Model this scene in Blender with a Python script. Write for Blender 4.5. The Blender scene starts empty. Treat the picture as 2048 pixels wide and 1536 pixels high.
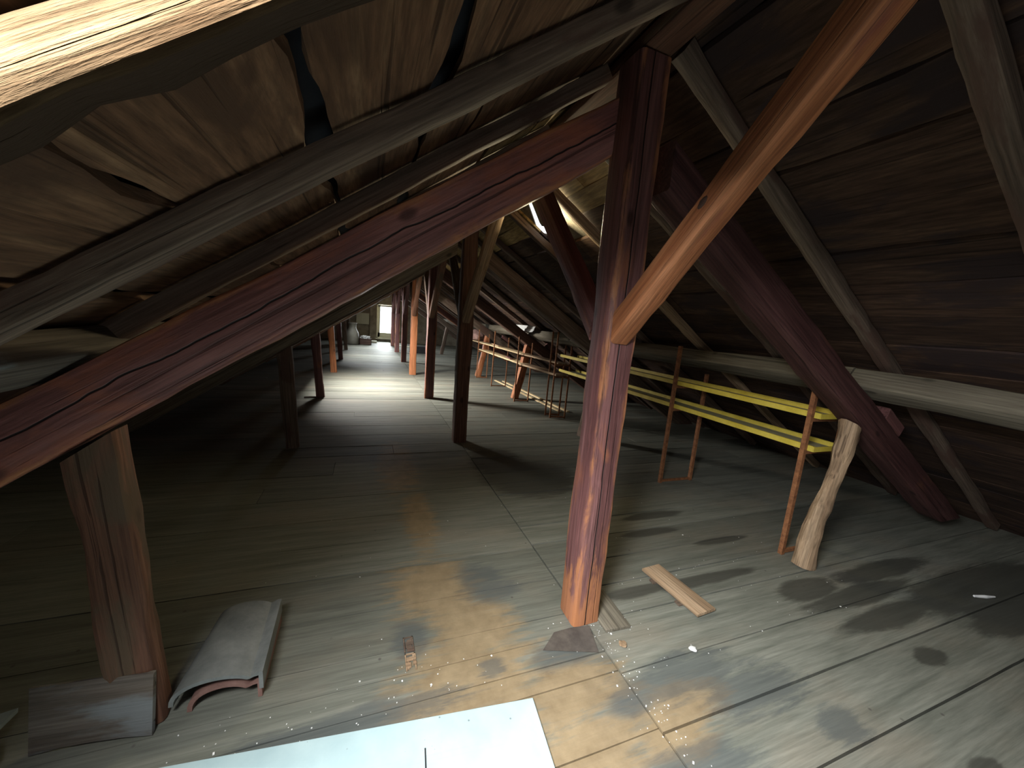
import bpy, bmesh, math, random
from mathutils import Vector, Matrix, noise
random.seed(7)
S = bpy.context.scene
COL = S.collection

# ------------------------------------------------------------------ camera
HC = 1.7
cd = bpy.data.cameras.new('camera'); cam = bpy.data.objects.new('camera', cd); COL.objects.link(cam)
F = 760.0
vy = Vector((735 - 1024, 620 - 768, F)).normalized()          # ridge direction in camera space (right, down, forward)
vu = vy.cross(Vector((1, .086, 0))).normalized()
if vu.y > 0: vu = -vu
vx = vy.cross(vu).normalized()
cam.matrix_world = Matrix(((vx.x, -vx.y, -vx.z, 0), (vy.x, -vy.y, -vy.z, 0), (vu.x, -vu.y, -vu.z, HC), (0, 0, 0, 1)))
cd.sensor_width = 36; cd.lens = F * 36 / 2048; cd.clip_start = .02; cd.clip_end = 200
S.camera = cam

# ------------------------------------------------------------------ world, daylight, added fill lamps, exposure
w = bpy.data.worlds.new('sky'); S.world = w; w.use_nodes = True
w.node_tree.nodes['Background'].inputs[0].default_value = (.93, .97, 1, 1)
w.node_tree.nodes['Background'].inputs[1].default_value = 2.0
S.view_settings.view_transform = 'Standard'; S.view_settings.look = 'None'
S.view_settings.gamma = 1; S.view_settings.use_curve_mapping = False
S.view_settings.exposure = 0.0
S.cycles.use_denoising = True
S.cycles.max_bounces = 10; S.cycles.diffuse_bounces = 6

def area(name, loc, target, sx, sy, power, color=(1, 1, 1), spread=180):
    d = bpy.data.lights.new(name, 'AREA'); d.shape = 'RECTANGLE'; d.size = sx; d.size_y = sy
    d.energy = power; d.color = color; d.spread = math.radians(spread)
    o = bpy.data.objects.new(name, d); COL.objects.link(o); o.location = loc
    o.rotation_euler = (Vector(target) - Vector(loc)).to_track_quat('-Z', 'Y').to_euler()
    return o

XR = 1.22                                   # ridge
SL, SR = .72, .62                           # roof slopes
ZB = 3.12                                   # underside of the boarding at the ridge
def zl(x, zr=ZB): return zr - SL * (XR - x)
def zr_(x, zr=ZB): return zr - SR * (x - XR)
SKY_A = (-.80, -.06, -.20, .60)             # openings in the left slope (x0, x1, y0, y1)
SKY_B = (-1.0, -.3, 8.75, 9.6)
HATCH = (1.44, 1.97, 3.50, 4.20)            # opening in the right slope
SKY_E = (-1.0, -.3, 14.6, 15.5)
SKY_D = (-1.0, -.3, 17.9, 18.9)
FILL_GAP = (-1.0, -.2, -3.4, -2.3)  # unseen opening, added for the rear fill lamp

area('skylight_daylight', (-.43 - .50, .06, zl(-.43) + .70), (-.43, .2, zl(-.43)), 1.25, 1.2, 600, (.97, .985, 1))
area('skylight_daylight_far', (-.95, 9.2, zl(-.65) + .35), (.2, 9.15, 1.0), .8, .9, 720, (1, .96, .9))
area('skylight_daylight_end', (-.95, 18.4, zl(-.65) + .35), (.5, 18.2, 1.0), .8, .9, 230, (.93, .98, 1))
area('skylight_daylight_fifth', (-.95, 15.1, zl(-.65) + .35), (.5, 15.2, 1.0), .8, .9, 330, (.95, .98, 1))
area('fill_light_behind', (-.8, -2.85, zl(-.6) + .3), (.3, -2.6, 1.0), 0.9, 1.1, 10, (.95, .98, 1))  # added fill lamp behind the camera, no skylight known there
area('hatch_daylight', (1.68, 3.80, 2.78), (1.15, 2.3, 2.72), .26, .34, 46, (1, .86, .55))
area('gable_window_daylight', (.98, 23.25, 1.25), (.98, 20, 1.0), .8, 1.6, 240, (.92, .97, 1))
area('fill_light_front', (1.2, -4.35, 1.3), (1.2, 0, 1.1), .9, 1.1, 14, (.95, .98, 1))  # added fill lamp for the near faces, its window is invented

# ------------------------------------------------------------------ material helpers
class NT:
    def __init__(s, name):
        s.m = bpy.data.materials.new(name); s.m.use_nodes = True; s.t = s.m.node_tree
        s.b = s.t.nodes['Principled BSDF']
    def n(s, typ, ins=None, **kw):
        x = s.t.nodes.new(typ)
        for k, v in kw.items(): setattr(x, k, v)
        for k, v in (ins or {}).items():
            if isinstance(v, bpy.types.NodeSocket): s.t.links.new(v, x.inputs[k])
            else: x.inputs[k].default_value = v
        return x
    def math(s, op, a, b=0.0, clamp=False):
        x = s.n('ShaderNodeMath', {0: a, 1: b}, operation=op); x.use_clamp = clamp; return x.outputs[0]
    def mix(s, f, a, b, mode='MIX'):
        x = s.n('ShaderNodeMix', data_type='RGBA', blend_type=mode)
        for i, v in ((0, f), (6, a), (7, b)):
            if isinstance(v, bpy.types.NodeSocket): s.t.links.new(v, x.inputs[i])
            else: x.inputs[i].default_value = v if i == 0 else (*v, 1)
        return x.outputs[2]
    def ramp(s, f, *stops):
        x = s.n('ShaderNodeValToRGB', {0: f}); e = x.color_ramp.elements
        while len(e) < len(stops): e.new(.5)
        for k, (p, c) in enumerate(stops):
            e[k].position = p; e[k].color = (*c, 1) if isinstance(c, tuple) else (c, c, c, 1)
        return x.outputs[0]
    def step(s, v, lo, hi):
        x = s.n('ShaderNodeMapRange', {0: v, 1: lo, 2: hi, 3: 0.0, 4: 1.0}, interpolation_type='SMOOTHSTEP'); return x.outputs[0]
    def coords(s, rnd=True):
        o = s.n('ShaderNodeTexCoord').outputs['Object']
        if not rnd: return o
        r = s.n('ShaderNodeObjectInfo').outputs['Random']
        q = s.math('MULTIPLY', r, 37.0)
        return s.n('ShaderNodeVectorMath', {0: o, 1: s.n('ShaderNodeCombineXYZ', {0: q, 1: q, 2: q}).outputs[0]}, operation='ADD').outputs[0]
    def noise(s, vec, sc=(1, 1, 1), scale=1.0, detail=5, rough=.55, dist=0.0):
        v = s.n('ShaderNodeMapping', {0: vec, 3: sc}).outputs[0]
        return s.n('ShaderNodeTexNoise', {'Vector': v, 'Scale': scale, 'Detail': detail, 'Roughness': rough, 'Distortion': dist}).outputs[0]
    def done(s, col, rough=.8, bump=None, bs=.3, bd=.01, spec=.25, metal=0.0):
        L = s.t.links
        if isinstance(col, tuple): s.b.inputs['Base Color'].default_value = (*col, 1)
        else: L.new(col, s.b.inputs['Base Color'])
        if isinstance(rough, float): s.b.inputs['Roughness'].default_value = rough
        else: L.new(rough, s.b.inputs['Roughness'])
        s.b.inputs['Specular IOR Level'].default_value = spec
        s.b.inputs['Metallic'].default_value = metal
        if bump is not None:
            x = s.n('ShaderNodeBump', {'Strength': bs, 'Distance': bd, 'Height': bump}); L.new(x.outputs[0], s.b.inputs['Normal'])
        return s.m

def wood(name, dark, mid, light, grain=(.5, 9, 9), blotch=None, blotch_amt=(.5, .62), rough=.75, bs=.5, bd=.008, knots=True, tone=False, crack=None, spec=.25, rnd=True, blotch_sc=(1.2, 4, 4), edge=None, foot=None, face=None, wear=(.40, .165, .07)):
    t = NT(name); v = t.coords(rnd)
    g = t.noise(v, grain, 1.6, 8, .65, .25)
    c = t.ramp(g, (.28, dark), (.5, mid), (.74, light))
    fine = t.noise(v, (grain[0] * 3, grain[1] * 6, grain[2] * 6), 1.5, 4, .6)
    c = t.mix(.8, c, t.ramp(fine, (.32, .5), (.68, 1.4)), 'MULTIPLY')
    if blotch:
        bl = t.noise(v, blotch_sc, 1.5, 6, .6, .4)
        c = t.mix(t.step(bl, *blotch_amt), c, blotch)
    chk = t.noise(v, tuple(q * (.45 if q < 2 else 2.6) for q in grain), 1.5, 3, .55, .3)
    ck = t.math('MULTIPLY', t.step(chk, .63, .69), .65)
    c = t.mix(ck, c, tuple(q * .3 for q in dark))
    h = t.math('SUBTRACT', t.math('ADD', g, t.math('MULTIPLY', fine, .6)), t.math('MULTIPLY', ck, .8))
    if edge or foot:
        ob = t.n('ShaderNodeTexCoord').outputs['Object']; sp = t.n('ShaderNodeSeparateXYZ', {0: ob}).outputs
        wn = t.noise(ob, (1.6, 9, 9), 2.2, 6, .65, .4)
    if face:
        ob = t.n('ShaderNodeTexCoord').outputs['Object']; sy = t.n('ShaderNodeSeparateXYZ', {0: ob}).outputs
        fn = t.math('MULTIPLY', t.math('SUBTRACT', t.noise(ob, (5, 30, 30), 2.0, 5, .65), .5), .02)
        c = t.mix(t.step(t.math('ADD', sy[1], fn), face - .003, face + .003), wear, c)  # lit face keeps its tone, shade on the other faces is painted in
    if edge:
        ee = t.math('ADD', t.math('ABSOLUTE', sp[1]), t.math('ABSOLUTE', sp[2]))
        ee = t.math('ADD', ee, t.math('MULTIPLY', t.math('SUBTRACT', wn, .5), .10))
        c = t.mix(t.math('MULTIPLY', t.step(ee, edge - .016, edge + .010), .8), c, wear)
    if foot:
        ff = t.math('ADD', sp[0], t.math('MULTIPLY', t.math('SUBTRACT', wn, .5), 1.5))
        c = t.mix(t.math('MULTIPLY', t.math('SUBTRACT', 1.0, t.step(ff, foot - .10, foot + .10)), .8), c, wear)
    if knots:
        kv = t.n('ShaderNodeMapping', {0: v, 3: (1.3 * grain[0] * 2, 2.6 * grain[1] / 9, 2.6 * grain[2] / 9)}).outputs[0]
        kd = t.n('ShaderNodeTexVoronoi', {'Vector': kv, 'Scale': 1.7}).outputs['Distance']
        km = t.math('SUBTRACT', 1.0, t.step(kd, .05, .13))
        c = t.mix(t.math('MULTIPLY', km, .75), c, tuple(x * .35 for x in dark))
    if tone:
        a = t.n('ShaderNodeAttribute', attribute_name='tone').outputs['Fac']
        c = t.mix(1.0, c, t.ramp(a, (0, tuple(.62 * x for x in (1, .95, .9))), (1, (1.35, 1.3, 1.2))), 'MULTIPLY')
    if crack is not None:
        sep = t.n('ShaderNodeSeparateXYZ', {0: t.n('ShaderNodeTexCoord').outputs['Object']}).outputs
        wv = t.noise(t.n('ShaderNodeTexCoord').outputs['Object'], (1, 0, 0), 1.3, 4, .6)
        d = t.math('SUBTRACT', sep[crack[0]], t.math('ADD', t.math('MULTIPLY', wv, crack[2]), crack[1] - crack[2] / 2))
        k = t.math('SUBTRACT', 1.0, t.step(t.math('ABSOLUTE', d), .0018, .0048))
        c = t.mix(k, c, (.012, .006, .006)); h = t.math('SUBTRACT', h, t.math('MULTIPLY', k, 2.0))
    return t.done(c, rough, h, bs, bd, spec)

def plain(name, c1, c2, scale=6.0, rough=.7, bs=.2, spec=.3, metal=0.0, sc=(1, 1, 1)):
    t = NT(name); v = t.coords(False); g = t.noise(v, sc, scale, 7, .65)
    return t.done(t.ramp(g, (.32, c1), (.68, c2)), rough, g, bs, .01, spec, metal)

M = {}
RD = ((.085, .032, .030), (.150, .064, .060), (.235, .115, .108))
M['red'] = wood('oxblood_stained_timber', *RD, blotch=(.30, .12, .06), blotch_amt=(.58, .74), rough=.6, spec=.35, edge=.165)
M['red_shaded'] = wood('shaded_oxblood_timber', (.042, .016, .015), (.072, .030, .028), (.115, .056, .05), blotch=(.12, .05, .03), blotch_amt=(.6, .76), rough=.65, spec=.25)  # darker copy of the red timber, shade of the right rafter painted in
M['red_post'] = wood('oxblood_splintered_post', *RD, blotch=(.27, .10, .055), blotch_amt=(.56, .72), rough=.55, crack=(1, .012, .03), spec=.4, edge=.163, foot=.22)
M['red_crack'] = wood('oxblood_cracked_timber', (.11, .040, .036), (.195, .080, .072), (.29, .135, .12), blotch=(.33, .11, .065), blotch_amt=(.50, .70), rough=.6, crack=(2, .012, .10), spec=.35, edge=.185)
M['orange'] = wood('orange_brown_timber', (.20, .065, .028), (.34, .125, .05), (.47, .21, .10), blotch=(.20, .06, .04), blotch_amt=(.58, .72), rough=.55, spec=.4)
M['brown'] = wood('dark_brown_timber', (.072, .052, .039), (.13, .094, .069), (.205, .152, .113), blotch=(.10, .06, .045), rough=.85)
M['pale'] = wood('lit_face_pale_timber', (.036, .021, .011), (.080, .054, .030), (.125, .092, .056), grain=(.9, 11, 11), blotch=(.095, .062, .034), spec=0.0, rough=1.0, bs=1.0, bd=.012, face=.033, wear=(.06, .042, .03))  # here wear holds the painted shade of the unlit sides
M['grey'] = wood('dusty_grey_timber', (.085, .072, .052), (.135, .118, .088), (.19, .17, .13), rough=.9)
M['tan'] = wood('bare_tan_timber', (.18, .11, .065), (.32, .22, .135), (.44, .32, .21), blotch=(.19, .13, .07), blotch_amt=(.58, .7), rough=.75)
M['board_shaded'] = wood('shaded_roof_boarding', (.030, .017, .012), (.055, .032, .022), (.090, .056, .037), grain=(9, .7, 9), blotch=(.03, .02, .02), rough=.9, tone=True, rnd=False, blotch_sc=(3, .9, 3))  # same wood as the left slope, its shade painted as darker boards
M['board_yellow'] = wood('pale_yellow_boarding', (.17, .115, .045), (.28, .20, .09), (.38, .29, .15), grain=(9, .7, 9), rough=.85, tone=True, rnd=False)  # paler yellow variant of the boarding for the ridge rows
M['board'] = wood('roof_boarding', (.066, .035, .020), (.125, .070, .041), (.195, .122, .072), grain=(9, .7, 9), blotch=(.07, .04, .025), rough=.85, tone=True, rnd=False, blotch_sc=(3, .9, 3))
M['lath'] = wood('pale_laths', (.42, .31, .16), (.58, .45, .26), (.68, .56, .36), rough=.75)
M['rust'] = plain('rusty_steel', (.13, .05, .022), (.32, .14, .06), 26, .75, .3)
M['yellow'] = plain('yellow_painted_steel', (.50, .38, .04), (.68, .55, .10), 7, .5, .05, .4)
M['yellow_web'] = plain('dusty_channel_web', (.24, .23, .16), (.34, .33, .24), 6, .7)
M['soot'] = plain('dark_tile_underside', (.010, .011, .015), (.022, .022, .026), 5, .95)
M['wall'] = plain('old_rendered_masonry', (.20, .17, .125), (.40, .35, .27), 2.6, .95, .6)
M['frame'] = plain('cream_window_paint', (.62, .60, .46), (.74, .72, .58), 5, .6)
M['cream'] = plain('pale_cream_panel', (.55, .55, .42), (.62, .62, .48), 3, .7)
M['clay'] = plain('terracotta', (.16, .085, .07), (.26, .15, .125), 14, .85)
M['clay_top'] = plain('dusty_grey_tile_face', (.11, .12, .115), (.20, .21, .20), 9, .6, .25, .4)
M['black'] = plain('black_plastic', (.012, .012, .014), (.03, .03, .032), 9, .6)
M['felt'] = plain('dark_felt', (.055, .045, .038), (.10, .085, .07), 12, .9)
M['bluegrey'] = plain('blue_grey_board', (.16, .2, .22), (.24, .29, .31), 5, .6)
M['white_bits'] = plain('white_crumbs', (.55, .56, .55), (.8, .8, .78), 20, .8)
M['crate'] = wood('dark_crate_wood', (.03, .018, .014), (.06, .034, .025), (.09, .052, .038))
M['putty'] = plain('pale_grey_container', (.15, .14, .11), (.22, .21, .175), 3, .6)
M['pink'] = plain('pinkish_fabric', (.30, .17, .15), (.48, .33, .29), 9, .9)
g = NT('window_glass'); gt = g.n('ShaderNodeBsdfTransparent', {0: (.97, .98, .98, 1)}); gg = g.n('ShaderNodeBsdfGlossy', {'Roughness': .05})
gm = g.n('ShaderNodeMixShader', {0: .06, 1: gt.outputs[0], 2: gg.outputs[0]}); g.t.links.new(gm.outputs[0], g.t.nodes['Material Output'].inputs[0])
M['glass'] = g.m

def sheet_mat():
    t = NT('white_painted_sheet'); v = t.coords(False)
    vo = t.n('ShaderNodeTexVoronoi', {'Vector': v, 'Scale': 17.0}); d = vo.outputs['Distance']
    rr = t.n('ShaderNodeSeparateColor', {0: vo.outputs['Color']}).outputs[0]
    sp = t.math('MULTIPLY', t.math('SUBTRACT', 1.0, t.step(d, .04, .1)), t.step(rr, .62, .7))
    vo2 = t.n('ShaderNodeTexVoronoi', {'Vector': v, 'Scale': 55.0}).outputs['Distance']
    n1 = t.noise(v, (1, 1, 1), 5, 6, .6)
    sp2 = t.math('MULTIPLY', t.math('SUBTRACT', 1.0, t.step(vo2, .03, .11)), t.step(n1, .5, .6))
    st = t.noise(v, (1.0, 40, 1), 1.0, 3)
    c = t.ramp(n1, (.3, (.31, .425, .445)), (.7, (.40, .52, .53)))
    c = t.mix(t.math('MULTIPLY', t.step(st, .6, .68), .16), c, (.3, .36, .36))
    c = t.mix(t.math('MULTIPLY', t.math('ADD', sp, sp2, True), .75), c, (.09, .10, .10))
    return t.done(c, .55, n1, .08, .01, .4)
M['sheet'] = sheet_mat()

def floor_mat():
    t = NT('worn_floor_boards'); v = t.coords(False)
    g1 = t.noise(v, (.7, 11, 1), 1.5, 8, .65, .2)
    c = t.ramp(g1, (.26, (.088, .094, .076)), (.5, (.150, .155, .128)), (.76, (.210, .213, .178)))
    big = t.noise(v, (.8, 1.6, 1), 1.3, 5, .6)
    c = t.mix(t.math('MULTIPLY', t.step(big, .45, .7), .5), c, (.19, .165, .125))
    a = t.n('ShaderNodeAttribute', attribute_name='tone').outputs['Fac']
    c = t.mix(1.0, c, t.ramp(a, (0, .82), (1, 1.15)), 'MULTIPLY')
    fine = t.noise(v, (3, 60, 1), 1.5, 4, .6)
    c = t.mix(.65, c, t.ramp(fine, (.3, .7), (.7, 1.25)), 'MULTIPLY')
    wob = t.noise(v, (2.0, 13, 1), 1.6, 6, .7, .3)
    wob2 = t.noise(v, (7, 7, 1), 1.2, 6, .65)
    def mask(ells, amp=1.1, soft=.14, w=None):
        cur = None
        for cx, cy, rx, ry in ells:
            q = t.n('ShaderNodeMapping', {0: v, 1: (-cx / rx, -cy / ry, 0), 3: (1 / rx, 1 / ry, 0)}).outputs[0]
            d = t.n('ShaderNodeVectorMath', {0: q}, operation='LENGTH').outputs['Value']
            cur = d if cur is None else t.math('MINIMUM', cur, d)
        s = t.math('ADD', cur, t.math('MULTIPLY', t.math('SUBTRACT', w or wob, .5), amp))
        return t.math('SUBTRACT', 1.0, t.step(s, 1 - soft, 1 + soft))
    wear = mask([(.52, 1.50, .34, .28), (.62, 1.80, .22, .22), (.42, 2.18, .26, .26), (.50, 2.05, .18, .25), (.45, 3.05, .13, .45), (.95, 1.30, .32, .15), (.92, 1.05, .26, .14), (.3, 1.40, .14, .12), (1.45, 1.1, .22, .1), (1.28, 1.02, .2, .12), (.35, 4.3, .2, .7)], 2.6, .35)
    tan = t.ramp(wob2, (.3, (.18, .125, .065)), (.7, (.285, .21, .118)))
    c = t.mix(t.math('MULTIPLY', wear, .85), c, tan)
    blue = mask([(.79, 2.05, .17, .10), (.74, 2.2, .15, .14), (.0, 1.44, .4, .07), (.25, 1.80, .09, .12), (1.55, 1.22, .35, .12), (1.85, 1.05, .3, .10), (1.0, 1.5, .2, .07), (.62, 1.52, .07, .05), (1.3, .85, .25, .1), (1.2, 1.18, .14, .06), (2.1, .8, .12, .08)], 2.6, .35)
    c = t.mix(t.math('MULTIPLY', blue, .62), c, (.055, .065, .068))
    wet = mask([(3.0, 1.50, .30, .10), (3.9, 1.50, .6, .09), (3.35, 1.36, .6, .08), (3.3, 1.17, .5, .08), (4.5, 1.15, 1.0, .19), (4.2, .92, .5, .12), (2.3, 1.78, .5, .05), (1.75, 1.8, .3, .05), (2.35, 2.4, .3, .05), (2.9, 2.15, .3, .04), (2.5, .48, .10, .05), (3.1, .9, .12, .06), (1.75, 3.7, .55, .5), (1.55, 4.2, .35, .5), (2.6, 2.65, .35, .06)], 1.0, .2)
    c = t.mix(t.math('MULTIPLY', wet, .78), c, (.038, .037, .030))
    vo = t.n('ShaderNodeTexVoronoi', {'Vector': v, 'Scale': 9.0}); rr = t.n('ShaderNodeSeparateColor', {0: vo.outputs['Color']}).outputs[0]
    spk = t.math('MULTIPLY', t.math('SUBTRACT', 1.0, t.step(vo.outputs['Distance'], .03, .10)), t.step(rr, .72, .8))
    c = t.mix(t.math('MULTIPLY', spk, .7), c, (.05, .045, .04))
    return t.done(c, .62, t.math('ADD', g1, t.math('MULTIPLY', fine, .4)), .35, .006, .35)
M['floor'] = floor_mat()

# ------------------------------------------------------------------ mesh helpers
def link(name, verts, faces, mat, parent=None, smooth=False):
    me = bpy.data.meshes.new(name); me.from_pydata([tuple(v) for v in verts], [], faces); me.update()
    bm = bmesh.new(); bm.from_mesh(me); bmesh.ops.recalc_face_normals(bm, faces=bm.faces); bm.to_mesh(me); bm.free()
    if mat: me.materials.append(M[mat])
    if smooth:
        for p in me.polygons: p.use_smooth = True
    o = bpy.data.objects.new(name, me); COL.objects.link(o)
    if parent: o.parent = parent
    return o
def tag(o, label, cat, group=None, kind=None):
    o['label'] = label; o['category'] = cat
    if group: o['group'] = group
    if kind: o['kind'] = kind
    return o
def thing(name, loc, label, cat, group=None, rz=0.0):
    o = bpy.data.objects.new(name, None); COL.objects.link(o); o.location = loc; o.rotation_euler = (0, 0, rz); o.empty_display_size = .1
    return tag(o, label, cat, group)
def struct(o): o['kind'] = 'structure'; return o

BOXF = [(0, 1, 3, 2), (4, 6, 7, 5), (0, 4, 5, 1), (2, 3, 7, 6), (0, 2, 6, 4), (1, 5, 7, 3)]
class MB:
    def __init__(s): s.v = []; s.f = []
    def box(s, a, b, mat=None):
        n = len(s.v)
        for i in range(8):
            p = Vector((b[0] if i & 4 else a[0], b[1] if i & 2 else a[1], b[2] if i & 1 else a[2])); s.v.append(mat @ p if mat else p)
        s.f += [tuple(n + k for k in q) for q in BOXF]
    def tube(s, pts, r, k=8):
        n = len(s.v); pts = [Vector(p) for p in pts]
        for i, p in enumerate(pts):
            d = (pts[min(i + 1, len(pts) - 1)] - pts[max(i - 1, 0)]).normalized(); u = d.orthogonal().normalized(); q = d.cross(u)
            for j in range(k):
                a = 2 * math.pi * j / k; s.v.append(p + (u * math.cos(a) + q * math.sin(a)) * (r[i] if isinstance(r, (list, tuple)) else r))
        for i in range(len(pts) - 1):
            for j in range(k): s.f.append((n + i * k + j, n + i * k + (j + 1) % k, n + (i + 1) * k + (j + 1) % k, n + (i + 1) * k + j))
        s.f.append(tuple(n + j for j in range(k))); s.f.append(tuple(n + (len(pts) - 1) * k + j for j in range(k)))
    def lathe(s, prof, k=24):
        n = len(s.v)
        for r, z in prof:
            for j in range(k): a = 2 * math.pi * j / k; s.v.append(Vector((r * math.cos(a), r * math.sin(a), z)))
        for i in range(len(prof) - 1):
            for j in range(k): s.f.append((n + i * k + j, n + i * k + (j + 1) % k, n + (i + 1) * k + (j + 1) % k, n + (i + 1) * k + j))
        s.f.append(tuple(n + j for j in range(k))); s.f.append(tuple(n + (len(prof) - 1) * k + j for j in range(k)))
    def put(s, name, mat, parent=None, smooth=False): return link(name, s.v, s.f, mat, parent, smooth)

def frame(p0, p1, up):
    x = (Vector(p1) - Vector(p0)).normalized(); z = (Vector(up) - x * x.dot(Vector(up))).normalized(); y = z.cross(x)
    m = Matrix((x, y, z)).transposed().to_4x4(); m.translation = Vector(p0); return m
def timber(name, p0, p1, wy, hz, mat, up=(0, 0, 1), rough=.004, ch=.012, bow=0.0, seg=None, wane=0.0, cut0=0.0, cut1=0.0, parent=None, radial=None):
    """a beam along local x: wy wide, hz high, softly chamfered, slightly uneven; cut0/cut1 shear the ends (dx per unit local z)"""
    L = (Vector(p1) - Vector(p0)).length; seg = seg or max(4, min(40, int(L / .09))); sd = random.uniform(0, 99)
    a, b = wy / 2, hz / 2; V = []; Fc = []
    prof = []
    for sx, sz in ((1, 1), (-1, 1), (-1, -1), (1, -1)):
        c = ch * random.uniform(.7, 1.6)
        q = [(sx * a, sz * (b - c)), (sx * (a - c * .3), sz * (b - c * .3)), (sx * (a - c), sz * b)]
        prof += q if sx * sz > 0 else q[::-1]
    if radial:
        prof = [(a * math.cos(t * math.pi / 6), b * math.sin(t * math.pi / 6)) for t in range(12)]
    K = len(prof)
    for i in range(seg + 1):
        x = L * i / seg; by = bow * math.sin(math.pi * i / seg)
        for k, (y, z) in enumerate(prof):
            d = noise.noise(Vector((x * 2.2, y * 9 + sd, z * 9))) * rough * 2 + noise.noise(Vector((x * 9, y * 16 + sd, z * 16))) * rough
            s = 1 + d / max(a, .02)
            yy, zz = y * s, z * s
            if wane and z < 0 and y < 0: wv = wane * max(0, noise.noise(Vector((x * 1.3, sd, 3)))); yy += wv; zz += wv
            if radial: yy += radial * noise.noise(Vector((x * 1.6, sd, 1))); zz += radial * noise.noise(Vector((x * 1.6, sd, 7)))
            e = (cut0 * z * (1 - i / seg) + cut1 * z * (i / seg))
            V.append((x + e, yy, zz + by))
    for i in range(seg):
        for k in range(K): Fc.append((i * K + k, i * K + (k + 1) % K, (i + 1) * K + (k + 1) % K, (i + 1) * K + k))
    Fc.append(tuple(range(K))); Fc.append(tuple(seg * K + k for k in range(K)))
    o = link(name, V, Fc, mat, parent, True)
    try: o.data.set_sharp_from_angle(angle=math.radians(38))
    except Exception: pass
    o.matrix_world = frame(p0, p1, up)
    return o

ORD = ['first', 'second', 'third', 'fourth', 'fifth', 'sixth', 'seventh', 'eighth', 'ninth', 'tenth', 'eleventh', 'twelfth', 'thirteenth', 'fourteenth', 'fifteenth', 'sixteenth', 'seventeenth', 'eighteenth', 'nineteenth', 'twentieth']

# ------------------------------------------------------------------ floor
def strips(name, mat, rows, place, thick, holes=(), gapfn=None, near=7.0, edge=.004, step=(.14, .8), tone=None):
    """boards along one axis; rows = list of (lo, hi, [(a0,a1),...]); place(u, a, t) -> xyz with u across, a along, t depth"""
    V = []; Fc = []; T = []
    for lo, hi, spans in rows:
        for a0, a1 in spans:
            pieces = [(a0, a1)]
            for (u0, u1, h0, h1) in holes:
                if hi > u0 + .001 and lo < u1 - .001:
                    pieces = [q for p0, p1 in pieces for q in (((p0, p1),) if p1 <= h0 or p0 >= h1 else tuple(r for r in ((p0, h0), (h1, p1)) if r[1] - r[0] > .02))]
            for p0, p1 in pieces:
                tn = random.random(); sd = random.uniform(0, 99); a = p0; st = []
                while a < p1 - 1e-4:
                    st.append(a); a += step[0] if abs(a) < near else step[1]
                st.append(p1); n = len(V)
                dt = random.uniform(0, .004)
                for a in st:
                    e0 = edge * (noise.noise(Vector((a * 1.3, sd, 0))) + .5 * noise.noise(Vector((a * 5, sd, 0))))
                    e1 = edge * (noise.noise(Vector((a * 1.3, sd, 9))) + .5 * noise.noise(Vector((a * 5, sd, 9))))
                    e0 = max(e0, -.3 * edge); e1 = min(e1, .3 * edge)
                    for u, t in ((lo + e0, dt), (hi + e1, dt), (hi + e1, thick + dt), (lo + e0, thick + dt)): V.append(place(u, a, t))
                for i in range(len(st) - 1):
                    for k in range(4): Fc.append((n + i * 4 + k, n + i * 4 + (k + 1) % 4, n + i * 4 + 4 + (k + 1) % 4, n + i * 4 + 4 + k)); T.append(tn)
                Fc.append((n, n + 1, n + 2, n + 3)); q = n + (len(st) - 1) * 4; Fc.append((q, q + 1, q + 2, q + 3)); T += [tn, tn]
    o = link(name, V, Fc, mat)
    at = o.data.attributes.new('tone', 'FLOAT', 'FACE')
    for i, tv in enumerate(T): at.data[i].value = tv
    return struct(o)

def seams(given, start, end, wlo, whi):
    s = list(given)
    while s[0] > start: s.insert(0, s[0] - random.uniform(wlo, whi))
    while s[-1] < end: s.append(s[-1] + random.uniform(wlo, whi))
    return s
rows = []
left = seams([.42, .74, 1.04, 1.335, 1.455, 1.60, 1.75, 2.06, 2.42, 2.775, 3.15, 3.55], -4, 23, .2, .34)
right = seams([.42, .712, 1.02, 1.315, 1.65, 1.912, 2.17, 2.46], -4, 23, .2, .32)
for s, (xa, xb) in ((left, (-3.55, 1.235)), (right, (1.245, 6.6))):
    for i in range(len(s) - 1):
        gp = random.choice((.003, .004, .006)) if s is left else (.017 if i < len(s) and abs(s[i] - .712) < .01 else random.choice((.006, .009, .013)))
        j = random.uniform(xa + .6, xb - .6) if random.random() < .5 and s[i] > 2.5 else None
        rows.append((s[i] + gp / 2, s[i + 1] - gp / 2, [(xa, xb)] if j is None else [(xa, j - .002), (j + .002, xb)]))
fl = strips('floor', 'floor', rows, lambda u, a, t: (a, u, -t), .035, edge=.003, step=(.25, .25), near=99)
sub = MB(); sub.box((-3.6, -4.2, -.12), (6.7, 23.4, -.045)); struct(sub.put('floor_underlay', 'soot'))

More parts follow.
